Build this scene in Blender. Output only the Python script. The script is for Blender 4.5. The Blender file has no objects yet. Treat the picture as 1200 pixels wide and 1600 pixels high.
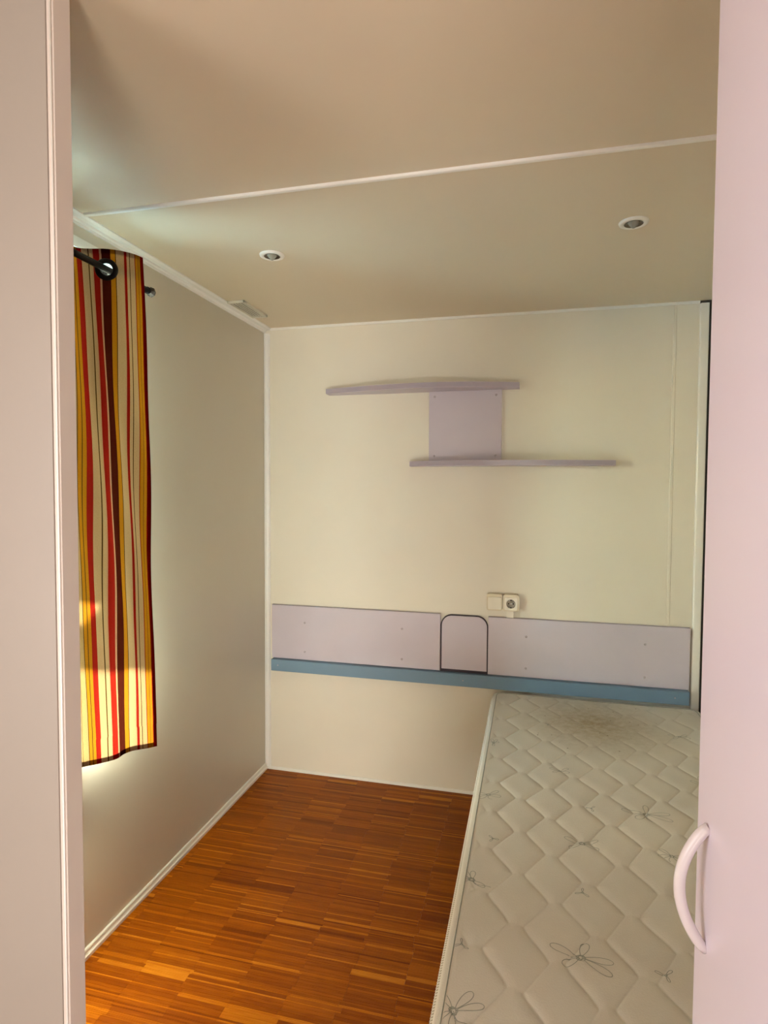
import bpy, bmesh, math, random
from mathutils import Vector, Matrix
random.seed(7)
C = bpy.context.scene.collection
SC = bpy.context.scene

# ------------------------------------------------------------------ camera
cam_d = bpy.data.cameras.new('camera'); cam = bpy.data.objects.new('camera', cam_d); C.objects.link(cam)
cam.location = (1.22998, -2.61400, 1.35836)
cam.rotation_euler = (math.radians(87.6408), math.radians(-0.2865), math.radians(13.9418))
cam_d.sensor_fit = 'VERTICAL'; cam_d.sensor_height = 36.0; cam_d.sensor_width = 27.0
cam_d.lens = 931.04 * 36.0 / 1600.0
cam_d.clip_start = 0.02; cam_d.clip_end = 500
SC.camera = cam

# ------------------------------------------------------------------ sky, sun, lights, exposure
SC.view_settings.view_transform = 'Standard'; SC.view_settings.look = 'None'
SC.view_settings.gamma = 1.0; SC.view_settings.use_curve_mapping = False
SC.view_settings.exposure = 0.0
SUN_EL = math.radians(20.0); SUN_AZ_OFF = math.radians(18.0)
w = bpy.data.worlds.new('sky'); SC.world = w; w.use_nodes = True
nt = w.node_tree; nt.nodes.clear()
sky = nt.nodes.new('ShaderNodeTexSky'); sky.sky_type = 'NISHITA'; sky.sun_disc = False
sky.sun_elevation = SUN_EL; sky.dust_density = 0.3; sky.sun_rotation = math.radians(-90)
bgn = nt.nodes.new('ShaderNodeBackground'); bgn.inputs['Strength'].default_value = 9.5
wo = nt.nodes.new('ShaderNodeOutputWorld')
nt.links.new(sky.outputs[0], bgn.inputs[0]); nt.links.new(bgn.outputs[0], wo.inputs[0])

sun_d = bpy.data.lights.new('sun', 'SUN'); sun_d.energy = 180.0; sun_d.angle = math.radians(0.4); sun_d.color = (1, 0.96, 0.88)
sun = bpy.data.objects.new('sun', sun_d); C.objects.link(sun)
to_sun = Vector((-math.cos(SUN_EL) * math.cos(SUN_AZ_OFF), math.cos(SUN_EL) * math.sin(SUN_AZ_OFF), math.sin(SUN_EL)))
sun.rotation_euler = to_sun.to_track_quat('Z', 'Y').to_euler()
# assumed lamp light of the hall, at the far end of the living space behind the camera
hall_d = bpy.data.lights.new('assumed_hall_light', 'AREA'); hall_d.shape = 'RECTANGLE'
hall_d.size = 1.7; hall_d.size_y = 1.6; hall_d.energy = 110.0; hall_d.color = (1.0, 0.95, 0.88)
hall = bpy.data.objects.new('assumed_hall_light', hall_d); C.objects.link(hall)
hall.location = (2.45, -8.22, 1.12); hall.rotation_euler = (math.radians(90), 0, 0)

# added low lamp a few steps behind the camera, assumed from shelf shadows
hl_d = bpy.data.lights.new('assumed_hall_low_light', 'AREA'); hl_d.shape = 'RECTANGLE'
hl_d.size = 0.7; hl_d.size_y = 0.30; hl_d.energy = 46.0; hl_d.color = (1.0, 0.94, 0.86)
hl = bpy.data.objects.new('assumed_hall_low_light', hl_d); C.objects.link(hl)
hl.location = (1.62, -4.5, 0.22); hl.rotation_euler = (math.radians(108), 0, 0)
# added fill lamp low on the left wall, brightens the floor near the doorway
fill_d = bpy.data.lights.new('floor_fill_light', 'AREA'); fill_d.shape = 'RECTANGLE'
fill_d.size = 0.36; fill_d.size_y = 0.30; fill_d.energy = 8.0; fill_d.color = (1.0, 0.95, 0.68)
fill = bpy.data.objects.new('floor_fill_light', fill_d); C.objects.link(fill)
fill.location = (0.022, -1.50, 0.33); fill.rotation_euler = (math.radians(52), 0, math.radians(-76))
# assumed second hall light, added on its left wall, level with the camera
hw_d = bpy.data.lights.new('assumed_hall_side_light', 'AREA'); hw_d.shape = 'RECTANGLE'
hw_d.size = 0.9; hw_d.size_y = 1.0; hw_d.energy = 16.0; hw_d.color = (1.0, 0.95, 0.96)
hw = bpy.data.objects.new('assumed_hall_side_light', hw_d); C.objects.link(hw)
hw.location = (0.03, -2.95, 1.25); hw.rotation_euler = (math.radians(90), 0, math.radians(-90))

# ------------------------------------------------------------------ materials
def mat(name, col, rough=0.5, var=0.0, scale=6.0, bump=0.0, bscale=60.0, metal=0.0, spec=0.5, stretch=(1, 1, 1)):
    m = bpy.data.materials.new(name); m.use_nodes = True
    n = m.node_tree.nodes; l = m.node_tree.links; b = n['Principled BSDF']
    b.inputs['Base Color'].default_value = (*col, 1); b.inputs['Roughness'].default_value = rough
    b.inputs['Metallic'].default_value = metal; b.inputs['Specular IOR Level'].default_value = spec
    if var or bump:
        tc = n.new('ShaderNodeTexCoord'); mp = n.new('ShaderNodeMapping'); mp.inputs['Scale'].default_value = stretch
        l.new(tc.outputs['Object'], mp.inputs[0])
    if var:
        t = n.new('ShaderNodeTexNoise'); t.inputs['Scale'].default_value = scale; t.inputs['Detail'].default_value = 4
        l.new(mp.outputs[0], t.inputs['Vector'])
        r = n.new('ShaderNodeValToRGB')
        r.color_ramp.elements[0].position = 0.3; r.color_ramp.elements[1].position = 0.7
        r.color_ramp.elements[0].color = (*[c * (1 - var) for c in col], 1)
        r.color_ramp.elements[1].color = (*[min(1, c * (1 + var)) for c in col], 1)
        l.new(t.outputs['Fac'], r.inputs[0]); l.new(r.outputs[0], b.inputs['Base Color'])
    if bump:
        t2 = n.new('ShaderNodeTexNoise'); t2.inputs['Scale'].default_value = bscale; t2.inputs['Detail'].default_value = 3
        l.new(mp.outputs[0], t2.inputs['Vector'])
        bp = n.new('ShaderNodeBump'); bp.inputs['Strength'].default_value = bump; bp.inputs['Distance'].default_value = 0.002
        l.new(t2.outputs['Fac'], bp.inputs['Height']); l.new(bp.outputs[0], b.inputs['Normal'])
    return m

M = {}
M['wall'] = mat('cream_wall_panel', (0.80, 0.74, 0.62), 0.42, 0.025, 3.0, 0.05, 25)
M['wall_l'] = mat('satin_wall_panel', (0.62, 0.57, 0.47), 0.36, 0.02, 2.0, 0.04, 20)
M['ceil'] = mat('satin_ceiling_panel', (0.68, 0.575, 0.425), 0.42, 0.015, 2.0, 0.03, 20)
M['white'] = mat('white_plastic_trim', (0.86, 0.83, 0.76), 0.35, 0.02, 8)
M['bounce_white'] = mat('white_bounce_ledge', (0.82, 0.86, 0.80), 0.5, 0.03, 8)
M['bead'] = mat('white_bead', (0.92, 0.90, 0.86), 0.25, 0.01, 8)
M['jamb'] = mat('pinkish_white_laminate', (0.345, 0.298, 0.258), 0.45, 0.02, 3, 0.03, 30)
M['jamb_board_lit'] = mat('bounce_lit_jamb_board', (0.68, 0.59, 0.53), 0.45, 0.015, 3)  # paler than the partition face to stand for light bounced off the wardrobe
M['lilac'] = mat('lilac_laminate', (0.60, 0.535, 0.60), 0.40, 0.03, 4, 0.03, 80)
M['lilac_edge'] = mat('lilac_edge_band', (0.40, 0.345, 0.40), 0.5, 0.03, 10)
M['lilac_light'] = mat('pale_lilac_laminate', (0.84, 0.755, 0.875), 0.30, 0.015, 3, 0.02, 60)
M['plum'] = mat('dark_plum_edge', (0.035, 0.022, 0.035), 0.6, 0.1, 20)
M['blue'] = mat('steel_blue_laminate', (0.155, 0.245, 0.34), 0.45, 0.04, 5, 0.03, 80)
M['cream_plastic'] = mat('cream_plastic', (0.72, 0.63, 0.45), 0.28, 0.02, 20)
M['ivory'] = mat('ivory_plastic', (0.86, 0.80, 0.67), 0.3, 0.02, 20)
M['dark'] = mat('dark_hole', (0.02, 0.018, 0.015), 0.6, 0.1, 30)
M['black'] = mat('black_metal', (0.004, 0.004, 0.004), 0.55, 0.1, 30, spec=0.25)
M['chrome'] = mat('dull_chrome', (0.55, 0.53, 0.48), 0.25, 0.05, 40, metal=1.0)
M['smoked'] = mat('smoked_glass_knob', (0.05, 0.045, 0.04), 0.12, 0.1, 40)
M['cup'] = mat('dark_reflector', (0.14, 0.12, 0.09), 0.3, 0.3, 90, metal=0.8)
M['screw'] = mat('plastic_screw_cap', (0.46, 0.40, 0.44), 0.4, 0.03, 30)
M['vent'] = mat('cream_vent_plastic', (0.72, 0.69, 0.58), 0.4, 0.02, 20)
M['shadow_gap'] = mat('grey_vent_back', (0.10, 0.09, 0.07), 0.7, 0.05, 20)
M['wood_base'] = mat('pine_bed_frame', (0.50, 0.34, 0.18), 0.5, 0.12, 6, 0.1, 30, stretch=(8, 1, 8))
M['handle'] = mat('white_glossy_handle', (0.80, 0.74, 0.76), 0.18, 0.01, 30)
M['ink'] = mat('grey_green_print', (0.29, 0.30, 0.245), 0.8, 0.15, 60)
M['grass'] = mat('pale_gravel_ground', (0.60, 0.76, 0.70), 0.9, 0.12, 0.8, 0.3, 8)
M['sun_blocker'] = mat('grey_sun_blocker', (0.30, 0.31, 0.30), 0.8, 0.05, 10)

def glass(name, tint=(1, 1, 1)):
    m = bpy.data.materials.new(name); m.use_nodes = True
    n = m.node_tree.nodes; l = m.node_tree.links; n.clear()
    o = n.new('ShaderNodeOutputMaterial'); mx = n.new('ShaderNodeMixShader'); t = n.new('ShaderNodeBsdfTransparent')
    g = n.new('ShaderNodeBsdfGlossy'); g.inputs['Roughness'].default_value = 0.03
    f = n.new('ShaderNodeFresnel'); f.inputs['IOR'].default_value = 1.45
    t.inputs[0].default_value = (*tint, 1)
    l.new(f.outputs[0], mx.inputs[0]); l.new(t.outputs[0], mx.inputs[1]); l.new(g.outputs[0], mx.inputs[2]); l.new(mx.outputs[0], o.inputs[0])
    return m
M['pane'] = glass('window_glass', (0.93, 0.97, 0.95))
M['lamp_glass'] = mat('lamp_glass', (0.62, 0.62, 0.53), 0.08)
M['lamp_glass'].node_tree.nodes['Principled BSDF'].inputs['Transmission Weight'].default_value = 0.55

def floor_mat():
    m = bpy.data.materials.new('strip_parquet'); m.use_nodes = True
    n = m.node_tree.nodes; l = m.node_tree.links; b = n['Principled BSDF']
    a = n.new('ShaderNodeAttribute'); a.attribute_name = 'tone'
    tc = n.new('ShaderNodeTexCoord'); mp = n.new('ShaderNodeMapping'); mp.inputs['Scale'].default_value = (9, 140, 1)
    t = n.new('ShaderNodeTexNoise'); t.inputs['Scale'].default_value = 2.0; t.inputs['Detail'].default_value = 5
    l.new(tc.outputs['Object'], mp.inputs[0]); l.new(mp.outputs[0], t.inputs['Vector'])
    ad = n.new('ShaderNodeMath'); ad.operation = 'MULTIPLY_ADD'; ad.inputs[1].default_value = 0.5; ad.inputs[2].default_value = -0.25
    l.new(t.outputs['Fac'], ad.inputs[0])
    su = n.new('ShaderNodeMath'); su.operation = 'ADD'; l.new(a.outputs['Fac'], su.inputs[0]); l.new(ad.outputs[0], su.inputs[1])
    r = n.new('ShaderNodeValToRGB'); e = r.color_ramp.elements
    e[0].position = 0.0; e[0].color = (0.130, 0.022, 0.0003, 1); e[1].position = 1.0; e[1].color = (0.50, 0.175, 0.010, 1)
    k = e.new(0.35); k.color = (0.205, 0.044, 0.0006, 1)
    k = e.new(0.7); k.color = (0.34, 0.095, 0.002, 1)
    l.new(su.outputs[0], r.inputs[0]); l.new(r.outputs[0], b.inputs['Base Color'])
    b.inputs['Roughness'].default_value = 0.36; b.inputs['Specular IOR Level'].default_value = 0.12
    bp = n.new('ShaderNodeBump'); bp.inputs['Strength'].default_value = 0.12; bp.inputs['Distance'].default_value = 0.001
    l.new(t.outputs['Fac'], bp.inputs['Height']); l.new(bp.outputs[0], b.inputs['Normal'])
    return m
M['parquet'] = floor_mat()
M['subfloor'] = mat('dark_floor_joint', (0.12, 0.030, 0.003), 0.7, 0.2, 20)

STRIPES = [  # (upper limit in metres from the free edge, colour)
    (0.010, 'red'), (0.017, 'och'), (0.0182, 'drk'), (0.026, 'och'), (0.0275, 'red'), (0.041, 'bei'), (0.0425, 'drk'),
    (0.049, 'bei'), (0.0565, 'red'), (0.058, 'pnk'), (0.077, 'bei'), (0.0785, 'drk'), (0.090, 'och'), (0.114, 'mar'), (0.120, 'pnk'),
    (0.137, 'red'), (0.140, 'pnk'), (0.148, 'bei'), (0.1505, 'drk'), (0.167, 'bei'), (0.180, 'red'), (0.188, 'och'), (0.1895, 'drk'),
    (0.198, 'och'), (0.2, 'drk'), (0.214, 'tan'), (0.2155, 'drk'), (0.223, 'tan'), (0.233, 'red'), (0.245, 'pnk')]
SCOL = {'red': (0.30, 0.011, 0.010), 'och': (0.46, 0.215, 0.014), 'drk': (0.085, 0.045, 0.015), 'bei': (0.56, 0.42, 0.28),
        'pnk': (0.55, 0.33, 0.24), 'mar': (0.055, 0.004, 0.004), 'tan': (0.48, 0.35, 0.20)}
PERIOD = 0.25
def curtain_mat(dark=1.0):
    m = bpy.data.materials.new('striped_cotton'); m.use_nodes = True
    n = m.node_tree.nodes; l = m.node_tree.links; n.clear()
    o = n.new('ShaderNodeOutputMaterial')
    uv = n.new('ShaderNodeUVMap'); uv.uv_map = 'UVMap'
    sp = n.new('ShaderNodeSeparateXYZ'); l.new(uv.outputs[0], sp.inputs[0])
    fr = n.new('ShaderNodeMath'); fr.operation = 'FRACT'; l.new(sp.outputs[0], fr.inputs[0])
    r = n.new('ShaderNodeValToRGB'); r.color_ramp.interpolation = 'CONSTANT'; e = r.color_ramp.elements
    e.remove(e[1])
    e[0].position = 0; e[0].color = (*SCOL[STRIPES[0][1]], 1)
    for i in range(1, len(STRIPES)):
        k = e.new(STRIPES[i - 1][0] / PERIOD); k.color = (*SCOL[STRIPES[i][1]], 1)
    l.new(fr.outputs[0], r.inputs[0])
    # weave
    mp = n.new('ShaderNodeMapping'); mp.inputs['Scale'].default_value = (90, 520, 1); l.new(uv.outputs[0], mp.inputs[0])
    t = n.new('ShaderNodeTexNoise'); t.inputs['Scale'].default_value = 1.0; t.inputs['Detail'].default_value = 2; l.new(mp.outputs[0], t.inputs['Vector'])
    hs = n.new('ShaderNodeHueSaturation'); l.new(r.outputs[0], hs.inputs['Color'])
    ma = n.new('ShaderNodeMath'); ma.operation = 'MULTIPLY_ADD'; ma.inputs[1].default_value = 0.5; ma.inputs[2].default_value = 0.75
    l.new(t.outputs['Fac'], ma.inputs[0]); l.new(ma.outputs[0], hs.inputs['Value'])
    d = n.new('ShaderNodeBsdfDiffuse'); tr = n.new('ShaderNodeBsdfTranslucent'); mx = n.new('ShaderNodeMixShader'); mx.inputs[0].default_value = 0.047
    # the print shows paler on the reverse of the cloth
    ge = n.new('ShaderNodeNewGeometry'); mr = n.new('ShaderNodeMath'); mr.operation = 'MULTIPLY_ADD'; mr.inputs[1].default_value = -0.75; mr.inputs[2].default_value = 0.75
    l.new(ge.outputs['Backfacing'], mr.inputs[0])
    pale = n.new('ShaderNodeMixRGB'); pale.inputs[2].default_value = (0.80, 0.80, 0.72, 1); l.new(mr.outputs[0], pale.inputs[0]); l.new(hs.outputs[0], pale.inputs[1])
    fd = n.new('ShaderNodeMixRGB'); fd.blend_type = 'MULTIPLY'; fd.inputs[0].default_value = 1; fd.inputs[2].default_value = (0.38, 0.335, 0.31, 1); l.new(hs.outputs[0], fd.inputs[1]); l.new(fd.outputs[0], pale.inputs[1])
    l.new(pale.outputs[0], d.inputs[0]); tw = n.new('ShaderNodeMixRGB'); tw.blend_type = 'MULTIPLY'; tw.inputs[0].default_value = 1; tw.inputs[2].default_value = (1.0, 0.84, 0.55, 1); l.new(hs.outputs[0], tw.inputs[1]); to = n.new('ShaderNodeMixRGB'); to.inputs[0].default_value = 0.012; to.inputs[2].default_value = (1.0, 0.55, 0.15, 1); l.new(tw.outputs[0], to.inputs[1]); l.new(to.outputs[0], tr.inputs[0])
    bp = n.new('ShaderNodeBump'); bp.inputs['Strength'].default_value = 0.2; bp.inputs['Distance'].default_value = 0.001
    l.new(t.outputs['Fac'], bp.inputs['Height']); l.new(bp.outputs[0], d.inputs['Normal'])
    l.new(d.outputs[0], mx.inputs[1]); l.new(tr.outputs[0], mx.inputs[2]); l.new(mx.outputs[0], o.inputs[0])
    return m
M['curtain'] = curtain_mat()

def mattress_mat():
    m = mat('quilted_mattress_cover', (0.66, 0.615, 0.515), 0.75, 0.03, 5, 0.25, 350)
    n = m.node_tree.nodes; l = m.node_tree.links; b = n['Principled BSDF']
    src = b.inputs['Base Color'].links[0].from_socket
    tc = n.new('ShaderNodeTexCoord')
    # worn brownish stain near the head end
    mp = n.new('ShaderNodeMapping'); mp.inputs['Location'].default_value = (-1.47, 0.30, -0.47)
    l.new(tc.outputs['Object'], mp.inputs[0])
    mp2 = n.new('ShaderNodeMapping'); mp2.inputs['Scale'].default_value = (3.3, 3.0, 1.0); l.new(mp.outputs[0], mp2.inputs[0])
    g = n.new('ShaderNodeTexGradient'); g.gradient_type = 'SPHERICAL'; l.new(mp2.outputs[0], g.inputs[0])
    t = n.new('ShaderNodeTexNoise'); t.inputs['Scale'].default_value = 45; t.inputs['Detail'].default_value = 6; t.inputs['Roughness'].default_value = 0.7
    l.new(tc.outputs['Object'], t.inputs['Vector'])
    mu = n.new('ShaderNodeMath'); mu.operation = 'MULTIPLY'; l.new(g.outputs['Fac'], mu.inputs[0]); l.new(t.outputs['Fac'], mu.inputs[1])
    mu2 = n.new('ShaderNodeMath'); mu2.operation = 'MULTIPLY'; mu2.use_clamp = True; mu2.inputs[1].default_value = 1.75; l.new(mu.outputs[0], mu2.inputs[0])
    mx = n.new('ShaderNodeMixRGB'); mx.inputs[2].default_value = (0.33, 0.26, 0.15, 1); l.new(mu2.outputs[0], mx.inputs[0]); l.new(src, mx.inputs[1])
    # small brown specks
    v = n.new('ShaderNodeTexVoronoi'); v.inputs['Scale'].default_value = 42; l.new(tc.outputs['Object'], v.inputs['Vector'])
    lt = n.new('ShaderNodeMath'); lt.operation = 'LESS_THAN'; lt.inputs[1].default_value = 0.12; l.new(v.outputs['Distance'], lt.inputs[0])
    sv = n.new('ShaderNodeSeparateColor'); l.new(v.outputs['Color'], sv.inputs[0])
    ma = n.new('ShaderNodeMath'); ma.operation = 'MULTIPLY'; l.new(g.outputs['Fac'], ma.inputs[0]); ma.inputs[1].default_value = 0.6
    gt = n.new('ShaderNodeMath'); gt.operation = 'LESS_THAN'; l.new(sv.outputs[0], gt.inputs[0]); l.new(ma.outputs[0], gt.inputs[1])
    an = n.new('ShaderNodeMath'); an.operation = 'MULTIPLY'; l.new(lt.outputs[0], an.inputs[0]); l.new(gt.outputs[0], an.inputs[1])
    an2 = n.new('ShaderNodeMath'); an2.operation = 'MULTIPLY'; an2.inputs[1].default_value = 0.7; l.new(an.outputs[0], an2.inputs[0])
    mx2 = n.new('ShaderNodeMixRGB'); mx2.inputs[2].default_value = (0.14, 0.09, 0.05, 1); l.new(an2.outputs[0], mx2.inputs[0]); l.new(mx.outputs[0], mx2.inputs[1])
    l.new(mx2.outputs[0], b.inputs['Base Color'])
    return m
M['mattress'] = mattress_mat()

def tape_mat():
    m = mat('ribbed_border_tape', (0.66, 0.61, 0.50), 0.7, 0.02, 8)
    n = m.node_tree.nodes; l = m.node_tree.links; b = n['Principled BSDF']
    uv = n.new('ShaderNodeUVMap'); uv.uv_map = 'UVMap'
    wv = n.new('ShaderNodeTexWave'); wv.inputs['Scale'].default_value = 1.0; wv.wave_type = 'BANDS'; wv.bands_direction = 'X'
    mp = n.new('ShaderNodeMapping'); mp.inputs['Scale'].default_value = (2 * math.pi / 20 / 0.0062, 0.0, 1); l.new(uv.outputs[0], mp.inputs[0]); l.new(mp.outputs[0], wv.inputs['Vector'])
    r = n.new('ShaderNodeValToRGB'); r.color_ramp.elements[0].color = (0.34, 0.29, 0.21, 1); r.color_ramp.elements[1].color = (0.70, 0.65, 0.54, 1)
    r.color_ramp.elements[0].position = 0.15; r.color_ramp.elements[1].position = 0.5
    l.new(wv.outputs['Fac'], r.inputs[0]); l.new(r.outputs[0], b.inputs['Base Color'])
    return m
M['tape'] = tape_mat()

# ------------------------------------------------------------------ helpers
def obj(name, bm, m, parent=None, smooth=False, at=(0, 0, 0), recalc=True):
    """Link a bmesh (world coordinates) as one object; `at` is the thing's base point for root meshes."""
    if recalc: bmesh.ops.recalc_face_normals(bm, faces=bm.faces)
    me = bpy.data.meshes.new(name)
    off = Vector(at)
    if parent is not None:
        p = parent; off = Vector((0, 0, 0))
        while p is not None:
            off += p.location; p = p.parent
    if off.length:
        for v in bm.verts: v.co -= off
    bm.to_mesh(me); bm.free()
    me.materials.append(m)
    if smooth:
        for p in me.polygons: p.use_smooth = True
    o = bpy.data.objects.new(name, me); C.objects.link(o)
    if parent is not None: o.parent = parent
    else: o.location = off
    return o
def thing(name, label, cat, loc, group=None):
    o = bpy.data.objects.new(name, None); C.objects.link(o); o.location = loc; o.empty_display_size = 0.05
    o['label'] = label; o['category'] = cat
    if group: o['group'] = group
    return o
def struct(name, bm, m, parent=None, label=None, cat=None, smooth=False):
    o = obj(name, bm, m, parent, smooth)
    if parent is None:
        o['kind'] = 'structure'
        if label: o['label'] = label
        if cat: o['category'] = cat
    return o
def box(x0, x1, y0, y1, z0, z1, bev=0.0, seg=2, bm=None):
    b = bmesh.new()
    vs = [b.verts.new((x, y, z)) for x in (x0, x1) for y in (y0, y1) for z in (z0, z1)]
    for f in ((0, 1, 3, 2), (4, 6, 7, 5), (0, 4, 5, 1), (2, 3, 7, 6), (0, 2, 6, 4), (1, 5, 7, 3)):
        b.faces.new([vs[i] for i in f])
    if bev: bmesh.ops.bevel(b, geom=list(b.edges), offset=bev, segments=seg, profile=0.5, affect='EDGES')
    if bm is None: return b
    join(bm, b); return bm
def join(bm, b):
    mp = {}
    for v in b.verts: mp[v] = bm.verts.new(v.co)
    for f in b.faces: bm.faces.new([mp[v] for v in f.verts])
    b.free()
def prism(outline, axis, a0, a1, bev=0.0, seg=2):
    """Extrude a 2-D outline along an axis ('x': outline=(y,z); 'y': (x,z); 'z': (x,y))."""
    b = bmesh.new()
    def P(u, v, a): return {'x': (a, u, v), 'y': (u, a, v), 'z': (u, v, a)}[axis]
    r0 = [b.verts.new(P(u, v, a0)) for u, v in outline]; r1 = [b.verts.new(P(u, v, a1)) for u, v in outline]
    b.faces.new(r0); b.faces.new(r1[::-1])
    n = len(outline)
    for i in range(n): b.faces.new((r0[i], r0[(i + 1) % n], r1[(i + 1) % n], r1[i]))
    if bev:
        ed = [e for e in b.edges if len(e.link_faces) == 2 and e.calc_face_angle(0) > 0.6]
        bmesh.ops.bevel(b, geom=ed, offset=bev, segments=seg, profile=0.5, affect='EDGES')
    return b
def tube(path, rad, n=12, closed=False, caps=True, uvlen=False, flat=None):
    """Tube along a list of points; rad is a number or a list; flat=(a,b,up) gives an elliptical section."""
    b = bmesh.new(); P = [Vector(p) for p in path]; N = len(P); rings = []
    ul = b.loops.layers.uv.new('UVMap') if uvlen else None
    s = [0.0]
    for i in range(1, N): s.append(s[-1] + (P[i] - P[i - 1]).length)
    up0 = None
    for i in range(N):
        if closed: t = P[(i + 1) % N] - P[i - 1]
        else: t = P[min(i + 1, N - 1)] - P[max(i - 1, 0)]
        t.normalize()
        if up0 is None: up0 = Vector((0, 0, 1)) if abs(t.z) < 0.9 else Vector((1, 0, 0))
        side = t.cross(up0).normalized(); up = side.cross(t).normalized(); up0 = up
        r = rad[i] if isinstance(rad, (list, tuple)) else rad
        ra, rb = (r, r) if flat is None else (flat[0] * r, flat[1] * r)
        rings.append([b.verts.new(P[i] + side * math.cos(2 * math.pi * k / n) * ra + up * math.sin(2 * math.pi * k / n) * rb) for k in range(n)])
    for i in range(N if closed else N - 1):
        A = rings[i]; B = rings[(i + 1) % N]
        for k in range(n):
            f = b.faces.new((A[k], A[(k + 1) % n], B[(k + 1) % n], B[k]))
            if ul:
                s1 = s[i + 1] if i + 1 < N else s[i] + (P[0] - P[i]).length
                for lp, uvv in zip(f.loops, ((s[i], k / n), (s[i], (k + 1) / n), (s1, (k + 1) / n), (s1, k / n))): lp[ul].uv = uvv
    if caps and not closed: b.faces.new(rings[0][::-1]); b.faces.new(rings[-1])
    return b
def lathe(profile, center, axis='z', n=28, sign=1, cap=True):
    """profile = [(r, h)], h measured along axis from center."""
    b = bmesh.new(); rings = []; c = Vector(center)
    for r, h in profile:
        h *= sign; ring = []
        for k in range(n):
            a = 2 * math.pi * k / n; u, v = r * math.cos(a), r * math.sin(a)
            p = {'z': (u, v, h), 'y': (u, h, v), 'x': (h, u, v)}[axis]
            ring.append(b.verts.new(c + Vector(p)))
        rings.append(ring)
    for A, B in zip(rings, rings[1:]):
        for k in range(n): b.faces.new((A[k], A[(k + 1) % n], B[(k + 1) % n], B[k]))
    if cap and profile[0][0] > 1e-5: b.faces.new(rings[0])
    if cap and profile[-1][0] > 1e-5: b.faces.new(rings[-1][::-1])
    bmesh.ops.remove_doubles(b, verts=b.verts, dist=1e-6)
    return b
def catmull(P, per=12):
    P = [Vector(p) for p in P]; Q = [P[0] * 2 - P[1]] + P + [P[-1] * 2 - P[-2]]; out = []
    for i in range(1, len(Q) - 2):
        for k in range(per):
            t = k / per; a, b, c, d = Q[i - 1], Q[i], Q[i + 1], Q[i + 2]
            out.append(0.5 * ((2 * b) + (c - a) * t + (2 * a - 5 * b + 4 * c - d) * t * t + (3 * b - a - 3 * c + d) * t ** 3))
    out.append(P[-1]); return out

# ------------------------------------------------------------------ room shell
H = 2.10; XR = 1.904; YB = -8.30; XL = 4.30; YH = -2.86
struct('wall_back', box(-0.06, XR + 0.06, 0.0, 0.06, -0.05, H + 0.04), M['wall'])
# left wall with the window opening
WY0, WY1, WZ0, WZ1 = -1.78, -0.980, 0.578, 2.045
bl = box(-0.06, 0, YB - 0.06, 0, -0.05, WZ0); box(-0.06, 0, YB - 0.06, 0, WZ1, H + 0.04, bm=bl)
box(-0.06, 0, YB - 0.06, WY0, WZ0, WZ1, bm=bl); box(-0.06, 0, WY1, 0, WZ0, WZ1, bm=bl)
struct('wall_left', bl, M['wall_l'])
wr = box(XR, XR + 0.06, YH, 0, -0.05, H + 0.04); box(XR + 0.06, XL, YH, YH + 0.06, -0.05, H + 0.04, bm=wr); box(XL, XL + 0.06, YB - 0.06, YH + 0.06, -0.05, H + 0.04, bm=wr)
struct('wall_right', wr, M['wall'])
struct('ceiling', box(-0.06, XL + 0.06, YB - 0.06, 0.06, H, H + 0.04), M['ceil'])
# rear wall of the hall with the door behind the camera
DX0, DX1 = 1.5, 3.4
br = box(0, DX0, YB - 0.06, YB, 0, H); box(DX1, XL, YB - 0.06, YB, 0, H, bm=br); box(DX0, DX1, YB - 0.06, YB, 1.95, H, bm=br)
struct('wall_rear', br, M['wall'])
fr = box(DX0, DX0 + 0.07, YB - 0.05, YB - 0.01, 0, 1.95); box(DX1 - 0.07, DX1, YB - 0.05, YB - 0.01, 0, 1.95, bm=fr)
box(DX0, DX1, YB - 0.05, YB - 0.01, 1.87, 1.95, bm=fr); box(DX0, DX1, YB - 0.05, YB - 0.01, 0, 0.12, bm=fr)
d1 = struct('door_1', fr, M['white'])
obj('door_leaf', box(DX0 + 0.06, DX1 - 0.06, YB - 0.045, YB - 0.015, 0.11, 1.88, 0.001), M['white'], d1)
# partition beside the doorway the camera stands in
PX = 0.56
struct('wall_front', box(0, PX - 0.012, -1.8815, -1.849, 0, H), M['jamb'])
struct('trim_1', box(PX - 0.012, PX, -1.8795, -1.847, 0, H, 0.0008), M['jamb_board_lit'])                      # jamb board on the partition end
struct('trim_2', tube([(PX - 0.0035, -1.8815, 0.0), (PX - 0.0035, -1.8815, H)], 0.0013, 10), M['bead'], smooth=True)   # corner bead

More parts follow.
